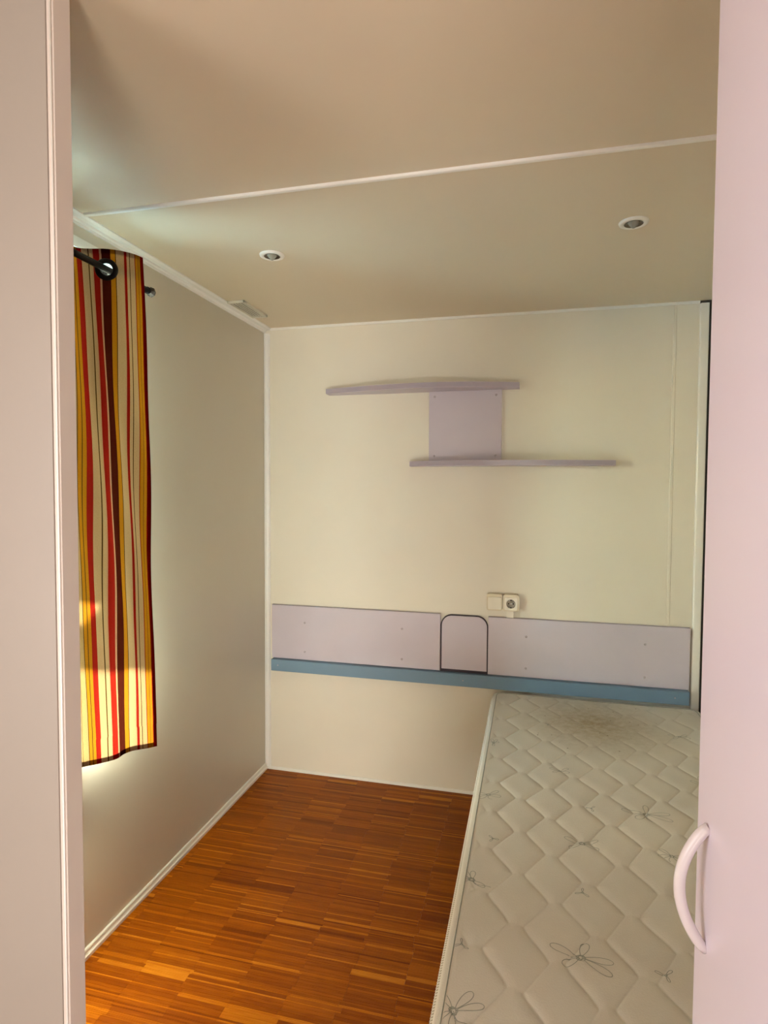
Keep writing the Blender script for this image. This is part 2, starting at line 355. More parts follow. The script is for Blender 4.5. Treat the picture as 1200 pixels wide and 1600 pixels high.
# floor: dark bed and mosaic strips set in columns
fl = struct('floor', box(-0.06, XL + 0.06, YB - 0.06, 0.06, -0.05, -0.0012), M['subfloor'])
verts, faces, tones = [], [], []
col0, cw = 0.0355, 0.1455
rng = random.Random(3)
edges0 = [0.0] + [col0 + k * cw for k in range(14) if 0 < col0 + k * cw < XR - 0.01] + [XR]
y = -0.001; prev_t = None; prev_j = None
while y > -3.0:
    kind = rng.random()
    hgt = rng.uniform(0.0075, 0.013) if kind < 0.5 else rng.uniform(0.0034, 0.0055)
    same = prev_j is not None and rng.random() < 0.6
    jit = prev_j if same else [0.0] + [rng.uniform(-0.007, 0.007) for _ in edges0[1:-1]] + [0.0]
    tn = []
    for k in range(len(edges0) - 1):
        t = min(0.62, max(0.22, rng.gauss(0.41, 0.07)))
        if 0.5 < kind < 0.83 and rng.random() < 0.62: t = rng.uniform(0.60, 0.92)
        if kind > 0.83 and rng.random() < 0.6: t = rng.uniform(0.05, 0.18)
        if prev_t is not None and rng.random() < 0.18: t = prev_t[k]
        tn.append(t)
        xa, xb = edges0[k] + jit[k], edges0[k + 1] + jit[k + 1]
        zt = rng.uniform(-0.00015, 0.0)
        x0, x1, y1, y0 = xa + 0.0001, xb - 0.0001, y, y - hgt + 0.00022
        g = 0.00025; i = len(verts)
        verts += [(x0, y0, -0.0011), (x1, y0, -0.0011), (x1, y1, -0.0011), (x0, y1, -0.0011),
                  (x0 + g, y0 + g, zt), (x1 - g, y0 + g, zt), (x1 - g, y1 - g, zt), (x0 + g, y1 - g, zt)]
        faces += [(i + 4, i + 5, i + 6, i + 7), (i, i + 1, i + 5, i + 4), (i + 1, i + 2, i + 6, i + 5), (i + 2, i + 3, i + 7, i + 6), (i + 3, i, i + 4, i + 7)]
        tones += [t] * 8
    prev_t, prev_j = tn, jit; y -= hgt
me = bpy.data.meshes.new('parquet_strips'); me.from_pydata(verts, [], faces)
at = me.attributes.new('tone', 'FLOAT', 'POINT'); at.data.foreach_set('value', tones)
me.materials.append(M['parquet'])
ps = bpy.data.objects.new('parquet_strips', me); C.objects.link(ps); ps.parent = fl; ps['kind'] = 'stuff'

# window in the left wall (behind the curtain)
fm = box(-0.055, 0.004, WY0, WY0 + 0.045, WZ0, WZ1); box(-0.055, 0.004, WY1 - 0.03, WY1, WZ0, WZ1, bm=fm)
box(-0.055, 0.004, WY0, WY1, WZ0, WZ0 + 0.022, bm=fm); box(-0.055, 0.004, WY0, WY1, WZ1 - 0.03, WZ1, bm=fm)
w1 = struct('window_1', fm, M['white'])
obj('pane', box(-0.034, -0.030, WY0 + 0.04, WY1 - 0.026, WZ0 + 0.026, WZ1 - 0.026), M['pane'], w1)
obj('bounce_ledge', box(-0.40, -0.0605, WY0 - 0.03, WY1 + 0.03, 0.535, 0.570, 0.004), M['bounce_white'], w1)  # added ledge that bounces sunlight up to the ceiling
obj('mullion', box(-0.045, -0.015, -1.40, -1.37, WZ0 + 0.03, WZ1 - 0.03, 0.002), M['white'], w1)

# made-up low frame and pane set behind the floor fill lamp
fm = box(0.0005, 0.012, -1.73, -1.70, 0.14, 0.52); box(0.0005, 0.012, -1.30, -1.27, 0.14, 0.52, bm=fm)
box(0.0005, 0.012, -1.73, -1.27, 0.14, 0.165, bm=fm); box(0.0005, 0.012, -1.73, -1.27, 0.495, 0.52, bm=fm)
w2 = struct('added_low_window', fm, M['white'])
obj('pane', box(0.001, 0.005, -1.705, -1.295, 0.16, 0.50), M['pane'], w2)

# trims and baseboards
# ceiling joint cover strip across the room
struct('trim_3', prism([(-1.208, H), (-1.2065, H - 0.005), (-1.204, H - 0.0065), (-1.197, H - 0.0065), (-1.1945, H - 0.005), (-1.193, H)], 'x', 0.034, 1.60), M['white'])
# cornice along the left wall, its brighter white stands for window glow
struct('trim_4', prism([(0, H), (0.034, H), (0.034, H - 0.004), (0.026, H - 0.0075), (0.012, H - 0.0085), (0.010, H - 0.013), (0.0055, H - 0.015), (0.004, H - 0.022), (0, H - 0.022)], 'y', -1.847, -0.002), M['bead'])
# profile in the back left corner, grazing window light put into its brighter white
struct('trim_5', prism([(0.001, -0.0005), (0.001, -0.012), (0.006, -0.013), (0.010, -0.008), (0.016, -0.0065), (0.019, -0.009), (0.022, -0.008), (0.026, -0.0005)], 'z', 0.012, H - 0.024), M['bead'])
# top edge strip on the back wall
struct('trim_6', prism([(-0.0005, H), (-0.0005, H - 0.010), (-0.006, H - 0.0095), (-0.008, H - 0.006), (-0.008, H)], 'x', 0.028, 1.862), M['white'])
# wide profile in the back right corner
struct('trim_7', prism([(1.863, -0.0005), (1.8645, -0.010), (1.868, -0.012), (1.892, -0.012), (1.895, -0.010), (1.896, -0.0005)], 'z', 0.0, H - 0.011), M['white'])
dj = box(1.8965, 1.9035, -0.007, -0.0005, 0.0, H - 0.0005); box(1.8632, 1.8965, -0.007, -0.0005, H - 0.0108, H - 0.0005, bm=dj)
struct('joint_shadow_strip', dj, M['dark'])                       # black strip put in for the gap's shadow beside and above it
# faint cover joint at the right of the back wall
struct('trim_8', prism([(1.768, -0.0004), (1.7695, -0.0016), (1.7795, -0.0016), (1.781, -0.0004)], 'z', 0.012, H - 0.010), M['wall'])
struct('baseboard_left', prism([(0.0, -0.001), (0.011, -0.001), (0.0115, 0.010), (0.008, 0.014), (0.006, 0.020), (0.0075, 0.023), (0.006, 0.027), (0.0, 0.028)], 'y', -1.849, -0.001), M['white'])
struct('baseboard_back', prism([(-0.0005, -0.001), (-0.009, -0.001), (-0.0085, 0.006), (-0.004, 0.011), (-0.0005, 0.012)], 'x', 0.012, XR - 0.001), M['white'])

# outside: ground and an added unseen sheet that blocks sun from the upper window
struct('ground', box(-60, -0.3, -40, 40, -0.62, -0.55), M['grass'])
aw = thing('sun_blocker', 'grey sheet added outside to block sun from the upper window', 'sun_blocker', (-0.065, -1.3, 2.26))
def az(x): return 2.25 + 0.0776 * (x + 0.07)
def blocker_piece(bm, xa, xb, ya, yb):
    b = bmesh.new(); T = 0.006
    q = [(xa, ya), (xb, ya), (xb, yb), (xa, yb)]
    lo = [b.verts.new((x, y, az(x))) for x, y in q]; hi = [b.verts.new((x, y, az(x) + T)) for x, y in q]
    b.faces.new(lo); b.faces.new(hi[::-1])
    for i in range(4): b.faces.new((lo[i], lo[(i + 1) % 4], hi[(i + 1) % 4], hi[i]))
    join(bm, b)
HX0, HX1, HY0, HY1 = -2.770, -2.620, -0.425, -0.320      # hole cut to throw a sun spot on the curtain
ab = bmesh.new()
blocker_piece(ab, -3.03, HX0, -3.6, 2.6); blocker_piece(ab, HX1, -0.07, -3.6, 2.6); blocker_piece(ab, HX0, HX1, -3.6, HY0); blocker_piece(ab, HX0, HX1, HY1, 2.6)
obj('sun_blocker_sheet', ab, M['sun_blocker'], aw)
for yy in (-3.55, 2.55):
    obj('blocker_arm', tube([(-0.065, yy, 1.7), (-2.98, yy, az(-2.98) - 0.02)], 0.015, 8), M['white'], aw)

# ------------------------------------------------------------------ bed base and mattress
MX0, MX1, MY0, MY1, MZ, MB = 1.083, 1.886, -1.898, -0.0445, 0.484, 0.315
bb = thing('bed_base', 'low wooden bed base under the quilted mattress', 'bed base', (1.49, -0.97, 0))
fb = box(1.115, 1.14, -1.87, -0.06, 0.20, 0.285, 0.003); box(1.84, 1.865, -1.87, -0.06, 0.20, 0.285, 0.003, bm=fb)
box(1.14, 1.84, -1.87, -1.845, 0.20, 0.285, 0.003, bm=fb); box(1.14, 1.84, -0.085, -0.06, 0.20, 0.285, 0.003, bm=fb)
obj('frame', fb, M['wood_base'], bb)
for x in (1.115, 1.82):
    for y in (-1.87, -0.105): obj('leg', box(x, x + 0.045, y, y + 0.045, 0, 0.20, 0.002), M['wood_base'], bb)
sl0 = None
for i in range(14):
    y = -1.86 + i * 0.134
    if sl0 is None: sl0 = obj('slat', box(1.118, 1.862, y, y + 0.055, 0.2855, 0.2975, 0.002), M['wood_base'], bb)
    else:
        s = sl0.copy(); C.objects.link(s); s.location = sl0.location + Vector((0, i * 0.134, 0))
MB = 0.298

CH0, CHS, CHA, QP = 1.174, 0.0772, 0.0245, 0.165
def quilt(x, y):
    """depth of the stitched grooves: mirrored zigzag chains running along the bed"""
    best = 9.0
    k0 = round((x - CH0) / CHS)
    for k in (k0 - 1, k0, k0 + 1):
        ph = ((y + 1.417 + (QP / 2 if k % 2 else 0) + 0.004 * math.sin(y * 9 + k * 2.1)) / QP) % 1.0      # 0 at a right-hand vertex
        u = 2 * ph if ph < 0.5 else 2 * ph - 2
        a = abs(u)
        tri = 1 - 2 * a
        # the strokes rising to the right bow in an S, the others run straight
        if ph < 0.5: tri = 1 - 2 * (0.55 * a + 0.45 * (a * a * (3 - 2 * a)))
        cx = CH0 + k * CHS + CHA * tri + 0.0015 * math.sin(y * 23 + k)
        best = min(best, abs(x - cx) * 0.86)
    return best
def mheight(x, y):
    d = quilt(x, y)
    e = min(x - MX0, MX1 - x, y - MY0, MY1 - y + 0.014)
    fade = min(1, max(0, (e - 0.022) / 0.02))
    if y > -0.75: fade *= 1 - 0.75 * math.exp(-(((x - 1.50) / 0.20) ** 2 + ((y + 0.32) / 0.26) ** 2))   # flattened where the cover is worn
    h = -0.0028 * math.exp(-d / 0.0019) - 0.0022 * math.exp(-(d / 0.012) ** 2)
    h = h * fade + 0.0012 * math.sin(x * 7 + y * 3.1) + 0.001 * math.sin(y * 11)
    if e < 0.03: h -= 0.008 * (1 - math.sqrt(max(0, 1 - (1 - max(e, 0) / 0.03) ** 2)))
    return MZ + h
CR = 0.035
def rounded(x, y):
    cx = min(max(x, MX0 + CR), MX1 - CR); cy = min(max(y, MY0 + CR), MY1 - CR)
    dx, dy = x - cx, y - cy
    if dx and dy:
        m = max(abs(dx), abs(dy)); L = math.hypot(dx, dy)
        return cx + dx / L * m, cy + dy / L * m
    return x, y
nx = int((MX1 - MX0) / 0.0027); ny = int((MY1 - MY0) / 0.0030)
V, F = [], []
for j in range(ny + 1):
    for i in range(nx + 1):
        x, y = rounded(MX0 + (MX1 - MX0) * i / nx, MY0 + (MY1 - MY0) * j / ny)
        V.append((x, y, mheight(x, y)))
for j in range(ny):
    for i in range(nx):
        a = j * (nx + 1) + i; F.append((a, a + 1, a + nx + 2, a + nx + 1))
rim = [i for i in range(nx + 1)] + [j * (nx + 1) + nx for j in range(1, ny + 1)] + [ny * (nx + 1) + i for i in range(nx - 1, -1, -1)] + [j * (nx + 1) for j in range(ny - 1, 0, -1)]
prev = rim
for z in (MZ - 0.03, MB + 0.012, MB):
    ring = []
    for r in rim:
        x, y, _ = V[r]; k = 0.006 if z == MB else 0.0
        cx, cy = (MX0 + MX1) / 2, (MY0 + MY1) / 2
        ring.append(len(V)); V.append((x - math.copysign(k, x - cx), y - math.copysign(k, y - cy), z))
    n = len(rim)
    for i in range(n): F.append((prev[i], ring[i], ring[(i + 1) % n], prev[(i + 1) % n]))
    prev = ring
F.append(tuple(prev))
me = bpy.data.meshes.new('mattress'); me.from_pydata(V, [], F); me.materials.append(M['mattress'])
for p in me.polygons: p.use_smooth = True
mt = bpy.data.objects.new('mattress', me); C.objects.link(mt)
mt['label'] = 'single off-white mattress with diamond quilting, flower print and a brown stain'; mt['category'] = 'mattress'

def round_rect_path(x0, x1, y0, y1, r, z, step):
    out = []
    def seg(a, b):
        L = math.dist(a, b); n = max(1, int(L / step))
        for i in range(n): out.append((a[0] + (b[0] - a[0]) * i / n, a[1] + (b[1] - a[1]) * i / n, z))
    def arc(cx, cy, a0):
        n = max(2, int(r * math.pi / 2 / step))
        for i in range(n):
            a = a0 + math.pi / 2 * i / n; out.append((cx + r * math.cos(a), cy + r * math.sin(a), z))
    seg((x0 + r, y0), (x1 - r, y0)); arc(x1 - r, y0 + r, -math.pi / 2); seg((x1, y0 + r), (x1, y1 - r)); arc(x1 - r, y1 - r, 0)
    seg((x1 - r, y1), (x0 + r, y1)); arc(x0 + r, y1 - r, math.pi / 2); seg((x0, y1 - r), (x0, y0 + r)); arc(x0 + r, y0 + r, math.pi)
    return out
tp = round_rect_path(MX0 + 0.003, MX1 - 0.003, MY0 + 0.003, MY1 - 0.003, CR - 0.003, MZ - 0.019, 0.0031)
tr = [1.0 if i % 2 else 0.88 for i in range(len(tp))]
obj('border_tape', tube(tp, [0.0105 * r for r in tr], 10, closed=True, uvlen=True, flat=(0.95, 0.8)), M['tape'], mt, smooth=True)['label'] = 'ribbed beige border tape'
cd = round_rect_path(MX0 + 0.0145, MX1 - 0.0145, MY0 + 0.0145, MY1 - 0.0145, CR - 0.014, 0, 0.012)
cd = [(x, y, mheight(x, y) + 0.0006) for x, y, _ in cd]
obj('edge_cord', tube(cd, 0.0011, 6, closed=True), M['ink'], mt, smooth=True)['label'] = 'thin grey seam cord'

def ribbon(bm, pts, wdt):
    n = len(pts)
    if n < 2: return
    vs = []
    for i in range(n):
        a = pts[max(0, i - 1)]; b = pts[min(n - 1, i + 1)]
        dx, dy = b[0] - a[0], b[1] - a[1]; L = math.hypot(dx, dy) or 1
        nx_, ny_ = -dy / L * wdt / 2, dx / L * wdt / 2
        row = []
        for s in (1, -1):
            x, y = pts[i][0] + nx_ * s, pts[i][1] + ny_ * s
            x = max(x, MX0 + 0.017); row.append(bm.verts.new((x, y, mheight(x, y) + 0.0005)))
        vs.append(row)
    for i in range(n - 1): bm.faces.new((vs[i][0], vs[i][1], vs[i + 1][1], vs[i + 1][0]))
def petal(cx, cy, ang, L, W, n=22, r0=0.12):
    out = []
    for i in range(n + 1):
        t = i / n * 2 * math.pi; u = L * (r0 + (1 - r0) * (0.5 - 0.5 * math.cos(t))); v = W * math.sin(t) * (0.4 + 0.6 * (0.5 - 0.5 * math.cos(t)))
        out.append((cx + u * math.cos(ang) - v * math.sin(ang), cy + u * math.sin(ang) + v * math.cos(ang)))
    return out
def flower(x, y, rot, size, angles, rg, scribble=True, stem=0):
    bm = bmesh.new()
    for a, l in angles:
        ribbon(bm, petal(x, y, rot + math.radians(a), size * l, size * 0.17 * (0.8 + 0.4 * rg.random())), 0.0013)
    if scribble:
        pts = []
        for i in range(40):
            a = i * 0.9; r = size * (0.05 + 0.11 * rg.random()); pts.append((x + r * math.cos(a), y + r * math.sin(a)))
        ribbon(bm, [tuple(p) for p in [(v.x, v.y) for v in catmull([(a, b, 0) for a, b in pts], 3)]], 0.0009)
    if stem:
        p = catmull([(x, y, 0), (x + 0.3 * size * math.cos(rot - 1.9), y + 0.4 * size * math.sin(rot - 1.9), 0), (x + size * stem * math.cos(rot - 1.5), y + size * stem * math.sin(rot - 1.5), 0)], 10)
        ribbon(bm, [(v.x, v.y) for v in p], 0.0012)
    obj('flower_print', bm, M['ink'], mt)
rg = random.Random(5)
A5 = [(0, 1.0), (-32, 1.05), (72, 0.75), (160, 1.0), (215, 0.7)]
A4 = [(25, 0.9), (-25, 0.8), (150, 0.9), (205, 0.75)]
A6 = [(60, 0.9), (95, 1.0), (130, 0.85), (20, 0.6), (260, 0.7)]
for x, y, r, s, A, st in ((1.331, -1.479, 0, .058, A5, 0), (1.363, -1.105, 0.1, .050, A4, 0), (1.112, -1.305, 1.2, .050, A6, .9), (1.122, -0.925, 0.4, .044, A4, .6),
                          (1.541, -0.924, 0.2, .062, A5, .6), (1.115, -1.652, 1.0, .052, A5, .8), (1.115, -0.570, 0.2, .034, A6, .5), (1.327, -0.722, 0.2, .036, A4, 0),
                          (1.565, -1.107, -0.4, .040, A4, .5), (1.749, -0.352, 0.3, .042, A4, 0), (1.74, -0.70, 1.6, .05, A5, .5), (1.72, -1.25, 1.6, .05, A5, .5),
                          (1.55, -1.72, 0.7, .055, A5, .4), (1.78, -1.60, 2.0, .05, A4, .5)):
    flower(x, y, r, s, A, rg, True, st)
for x, y, s in ((1.477, -1.482, .020), (1.349, -1.289, .018), (1.112, -1.503, .017), (1.148, -1.136, .016), (1.40, -0.93, .016), (1.30, -0.36, .015)):
    flower(x, y, rg.random() * 3, s, [(30, .9), (140, .9), (265, .9)], rg, True, 0)

# ------------------------------------------------------------------ wardrobe on the right
WX, WA, WB_, WH = 1.410, -1.9165, -2.80, 2.075
wd = thing('wardrobe', 'tall pale lilac wardrobe with a white arched handle beside the doorway', 'wardrobe', (1.65, -2.35, 0))
obj('side_panel', box(WX + 0.020, XR - 0.004, WA - 0.0195, WA - 0.0015, 0.0, WH, 0.0008), M['lilac_light'], wd)
obj('side_panel', box(WX + 0.020, XR - 0.004, WB_, WB_ + 0.018, 0.0, WH, 0.0008), M['lilac_light'], wd)
obj('back_panel', box(XR - 0.012, XR - 0.004, WB_ + 0.019, WA - 0.021, 0.0, WH, 0.0005), M['lilac_light'], wd)
obj('top_panel', box(WX + 0.022, XR - 0.014, WB_ + 0.019, WA - 0.021, WH - 0.018, WH, 0.0008), M['lilac_light'], wd)
obj('bottom_panel', box(WX + 0.022, XR - 0.014, WB_ + 0.019, WA - 0.021, 0.08, 0.098, 0.0008), M['lilac_light'], wd)
obj('plinth', box(WX + 0.05, WX + 0.066, WB_ + 0.019, WA - 0.021, 0.0, 0.079, 0.0008), M['lilac_edge'], wd)
def door(ya, yb, hy):
    d = obj('door', box(WX, WX + 0.018, yb, ya, 0.085, WH, 0.0012), M['lilac_light'], wd)
    pts, rad = [], []
    for i in range(33):
        t = i / 32; s = math.sin(math.pi * t)
        pts.append((WX + 0.0005 - 0.0262 * s ** 0.75, hy, 1.0125 - 0.128 * t)); rad.append(0.0060 if 0.04 < t < 0.96 else 0.0056)
    obj('handle', tube(pts, rad, 14, flat=(1.0, 0.95)), M['handle'], d, smooth=True)['label'] = 'white arched handle'
    return d
door(WA, -2.354, -1.956)
door(-2.358, WB_, -2.756)

# ------------------------------------------------------------------ headboard on the back wall
hb = thing('headboard', 'long lilac headboard panels with a blue rail on the back wall', 'headboard', (0.95, -0.001, 0.48))
FY = -0.018
def cap(x, z, y, parent, r=0.0052):
    obj('screw', lathe([(0.0, -0.0018), (r * 0.7, -0.0016), (r, -0.0004), (r, 0.001)], (x, y, z), 'y', 14), M['screw'], parent, smooth=True)
for x0, x1, z1, sx in ((0.040, 0.8445, 0.8000, (0.206, 0.672)), (1.0545, 1.856, 0.7985, (1.215, 1.688))):
    p_ = obj('panel', box(x0, x1, FY, -0.001, 0.548, z1, 0.0012), M['lilac'], hb)
    be = box(x0 - 0.0002, x1 + 0.0002, FY + 0.0015, -0.001, z1, z1 + 0.0012)
    be2 = obj('edge_band', be, M['lilac_edge'], p_)
    for x in sx:
        for z in (0.7235, 0.5865): cap(x, z, FY, p_)
def arch(x0, x1, z0, z1, r, n=10):
    o = [(x0, z0), (x1, z0)]
    for i in range(n + 1):
        a = math.pi / 2 * i / n; o.append((x1 - r + r * math.cos(a), z1 - r + r * math.sin(a)))
    for i in range(n + 1):
        a = math.pi / 2 + math.pi / 2 * i / n; o.append((x0 + r + r * math.cos(a), z1 - r + r * math.sin(a)))
    return o
cp = obj('center_panel', prism(arch(0.8520, 1.0490, 0.5590, 0.7962, 0.045), 'y', FY, -0.001, 0.001), M['lilac'], hb)
cp['label'] = 'narrow centre panel with rounded top corners'
obj('gap_shadow_strip', prism(arch(0.8462, 1.0535, 0.5390, 0.8000, 0.050), 'y', FY + 0.004, -0.0015), M['plum'], cp)['label'] = 'dark strip standing for the shadow gap'  # near-black strip stands for the shaded gap around the centre panel
rl = obj('rail', prism([(-0.040, 0.492), (-0.040, 0.5445), (-0.0385, 0.546), (-0.0015, 0.546), (-0.0015, 0.488), (-0.028, 0.488), (-0.028, 0.492)], 'x', 0.046, 1.853, 0.001), M['blue'], hb)
rl['label'] = 'steel blue rail'
for x in (0.08, 0.95, 1.80): cap(x, 0.519, -0.0401, rl, 0.003)

# ------------------------------------------------------------------ two-tier shelf
sh = thing('wall_shelf', 'two-tier lilac wall shelf with bowed boards joined by a square plate', 'shelf', (0.94, -0.001, 1.45))
def bow(x0, x1, xp, d0, dp, d1, z0, z1, n=26):
    o = [(x0, -0.001)]
    for i in range(n + 1):
        x = x0 + (x1 - x0) * i / n
        if x < xp: t = (x - x0) / (xp - x0); d = d0 + (dp - d0) * math.sin(t * math.pi / 2)
        else: t = (x1 - x) / (x1 - xp); d = d1 + (dp - d1) * math.sin(t * math.pi / 2)
        o.append((x, -d))
    o.append((x1, -0.001))
    return prism(o, 'z', z0, z1, 0.0009, 1)
def shelf_board(*a):
    s = obj('shelf_board', bow(*a), M['lilac'], sh)
    x0, x1, xp, d0, dp, d1, z0, z1 = a
    e = obj('edge_band', bow(x0 - 0.0005, x1 + 0.0005, xp, d0 + 0.0006, dp + 0.0006, d1 + 0.0006, z0 + 0.0012, z1 - 0.0012), M['lilac_edge'], s)
    return s
shelf_board(0.322, 1.172, 0.80, 0.052, 0.125, 0.050, 1.778, 1.800)
shelf_board(0.708, 1.556, 1.10, 0.050, 0.125, 0.052, 1.4515, 1.4735)
obj('back_plate', box(0.787, 1.100, -0.017, -0.001, 1.4740, 1.7775, 0.001), M['lilac'], sh)
for x in (0.811, 1.076):
    for z in (1.497, 1.755): cap(x, z, -0.017, sh)

# ------------------------------------------------------------------ switch, socket, cable cover
def rr(x0, x1, z0, z1, r, n=5):
    o = []
    for cx, cz, a0 in ((x1 - r, z0 + r, -90), (x1 - r, z1 - r, 0), (x0 + r, z1 - r, 90), (x0 + r, z0 + r, 180)):
        for i in range(n + 1):
            a = math.radians(a0 + 90 * i / n); o.append((cx + r * math.cos(a), cz + r * math.sin(a)))
    return o
sw = thing('light_switch', 'cream square rocker switch left of the power socket', 'switch', (1.08, -0.001, 0.866), 'switch and socket on the back wall')
obj('housing', prism(rr(1.0475, 1.1135, 0.831, 0.902, 0.008), 'y', -0.026, -0.001, 0.002), M['cream_plastic'], sw)
rb = prism(rr(1.0525, 1.1085, 0.8365, 0.8900, 0.004), 'y', -0.033, -0.0255, 0.0022)
for v in rb.verts:
    if v.co.y < -0.028: v.co.y += 0.004 * (0.89 - v.co.z) / 0.054
obj('rocker', rb, M['ivory'], sw)
so = thing('power_socket', 'cream round-faced power socket right of the rocker switch', 'socket', (1.15, -0.001, 0.866), 'switch and socket on the back wall')
sx, sz = 1.1500, 0.8640
obj('housing', prism(rr(1.1155, 1.1840, 0.831, 0.902, 0.010), 'y', -0.030, -0.001, 0.003), M['cream_plastic'], so)
obj('face_plate', prism(rr(sx - 0.0265, sx + 0.0265, sz - 0.0265, sz + 0.0265, 0.006), 'y', -0.034, -0.0295, 0.0014), M['ivory'], so)
wl = obj('socket_well', lathe([(0.0, 0.0005), (0.0170, 0.0005), (0.0185, -0.0012), (0.0205, -0.0012), (0.0205, 0.0015)], (sx, -0.0345, sz), 'y', 30, 1, False), M['ivory'], so, smooth=False)
obj('well_rim', lathe([(0.0175, 0.0), (0.0175, -0.0004), (0.0188, -0.0004), (0.0188, 0.0)], (sx, -0.0357, sz), 'y', 30, 1, False), M['plum'], so)
for dx in (-0.0095, 0.0095):
    obj('pin_hole', lathe([(0.0, -0.0006), (0.0031, -0.0006), (0.0031, 0.0004)], (sx + dx, -0.0342, sz + 0.001), 'y', 14), M['dark'], so)
obj('centre_screw', lathe([(0.0, -0.0010), (0.0022, -0.0008), (0.0024, 0.0004)], (sx, -0.0342, sz + 0.001), 'y', 12), M['chrome'], so)
for dz in (0.0163, -0.0163):
    obj('earth_clip', box(sx - 0.0032, sx + 0.0032, -0.0368, -0.0340, sz + dz - 0.0022, sz + dz + 0.0022, 0.0005), M['dark'], so)
cc = obj('cable_cover', prism(rr(1.1320, 1.1610, 0.8025, 0.8305, 0.001), 'y', -0.0255, -0.0008, 0.001), M['ivory'], None, at=(1.1465, -0.001, 0.803))
cc['label'] = 'short white cable cover below the power socket'; cc['category'] = 'cable cover'

# ------------------------------------------------------------------ recessed spotlights and vent on the ceiling
def downlight(x, y, label):
    t = thing('downlight', label, 'spotlight', (x, y, H), 'recessed spotlights in the ceiling')
    obj('trim_ring', lathe([(0.0245, -0.0015), (0.0260, -0.0050), (0.0330, -0.0062), (0.0385, -0.0040), (0.0400, 0.0)], (x, y, H), 'z', 36, 1, False), M['white'], t, smooth=True)
    obj('reflector', lathe([(0.0, -0.0012), (0.008, -0.0010), (0.022, -0.0016), (0.0255, -0.0050)], (x, y, H), 'z', 32, 1, False), M['cup'], t, smooth=True)
    obj('bulb', lathe([(0.0, -0.0170), (0.004, -0.0155), (0.009, -0.0105), (0.0135, -0.0055), (0.0165, -0.0022), (0.0165, -0.0014)], (x, y, H), 'z', 24), M['lamp_glass'], t, smooth=True)
    obj('bulb_pin', lathe([(0.0, -0.0135), (0.0016, -0.0125), (0.0016, -0.002)], (x + 0.002, y, H), 'z', 10), M['chrome'], t)
    return t
downlight(0.411, -0.818, 'left recessed ceiling spotlight, nearer the curtain and the vent')
downlight(1.494, -0.805, 'right recessed ceiling spotlight, above the mattress beside the wardrobe')

vt = thing('ceiling_vent', 'small cream slatted vent on the ceiling in the far left corner', 'vent', (0.073, -0.31, H))
vx0, vx1, vy0, vy1 = 0.0365, 0.109, -0.424, -0.205
vb = box(vx0, vx1, vy0, vy0 + 0.012, H - 0.0105, H - 0.0005, 0.0015); box(vx0, vx1, vy1 - 0.012, vy1, H - 0.0105, H - 0.0005, 0.0015, bm=vb)
box(vx0, vx0 + 0.007, vy0, vy1, H - 0.0105, H - 0.0005, 0.0015, bm=vb); box(vx1 - 0.007, vx1, vy0, vy1, H - 0.0105, H - 0.0005, 0.0015, bm=vb)
obj('frame', vb, M['vent'], vt)
obj('backing', box(vx0 + 0.004, vx1 - 0.004, vy0 + 0.004, vy1 - 0.004, H - 0.002, H - 0.0004), M['shadow_gap'], vt)
s0 = None
for i in range(5):
    x = vx0 + 0.0095 + i * 0.0112
    if s0 is None:
        s0 = obj('slat', box(x, x + 0.0056, vy0 + 0.012, vy1 - 0.012, H - 0.0085, H - 0.0055, 0.0008), M['vent'], vt)
    else:
        s = s0.copy(); C.objects.link(s); s.location = s0.location + Vector((i * 0.0112, 0, 0))

# ------------------------------------------------------------------ curtain rod and curtain
RX, RZ = 0.094, 1.9495
rd = thing('curtain_rod', 'thin black curtain rod with a faceted end knob above the window', 'curtain rod', (0.0, -1.42, RZ))
obj('rod', tube([(RX, -1.80, RZ), (RX, -1.018, RZ)], 0.0088, 14), M['black'], rd, smooth=True)
for y, s in ((-1.018, 1), (-1.80, -1)):
    obj('finial_collar', lathe([(0.0, 0), (0.0105, 0), (0.0105, 0.006), (0.007, 0.008), (0.0, 0.008)], (RX, y, RZ), 'y', 14, s), M['black'], rd)
    obj('finial_knob', lathe([(0.0, 0.007), (0.009, 0.010), (0.0150, 0.0190), (0.0150, 0.0225), (0.009, 0.0320), (0.0, 0.0345)], (RX, y, RZ), 'y', 8, s), M['smoked'], rd)
for y in (-1.075, -1.77):
    bk = lathe([(0.0, 0.0005), (0.020, 0.0005), (0.020, 0.004), (0.006, 0.006), (0.006, RX - 0.0085)], (0.0, y, RZ), 'x', 14)
    obj('bracket', bk, M['black'], rd)

top = [(.153, -1.119), (.146, -1.146), (.125, -1.176), (.094, -1.197), (.055, -1.207), (.025, -1.222), (.016, -1.262), (.022, -1.325), (.060, -1.375),
       (.115, -1.395), (.150, -1.425), (.135, -1.465), (.060, -1.485), (.022, -1.520), (.060, -1.560), (.130, -1.580), (.150, -1.620), (.094, -1.650), (.025, -1.685), (.045, -1.735), (.110, -1.755)]
bot = [(.148, -1.068), (.128, -1.088), (.098, -1.112), (.086, -1.140), (.086, -1.172), (.062, -1.205), (.030, -1.236), (.012, -1.275), (.014, -1.330), (.050, -1.385),
       (.100, -1.415), (.150, -1.450), (.140, -1.490), (.070, -1.510), (.020, -1.545), (.045, -1.585), (.115, -1.600), (.150, -1.640), (.100, -1.675), (.030, -1.705), (.040, -1.745), (.100, -1.765)]
def resample(P, n):
    Q = catmull([(x, y, 0) for x, y in P], 30); s = [0.0]
    for a, b in zip(Q, Q[1:]): s.append(s[-1] + (b - a).length)
    # keep arc length from the free edge: same cloth length above and below
    return Q, s
QT, ST = resample(top, 0); QB, SB = resample(bot, 0)
LEN = min(ST[-1], SB[-1])
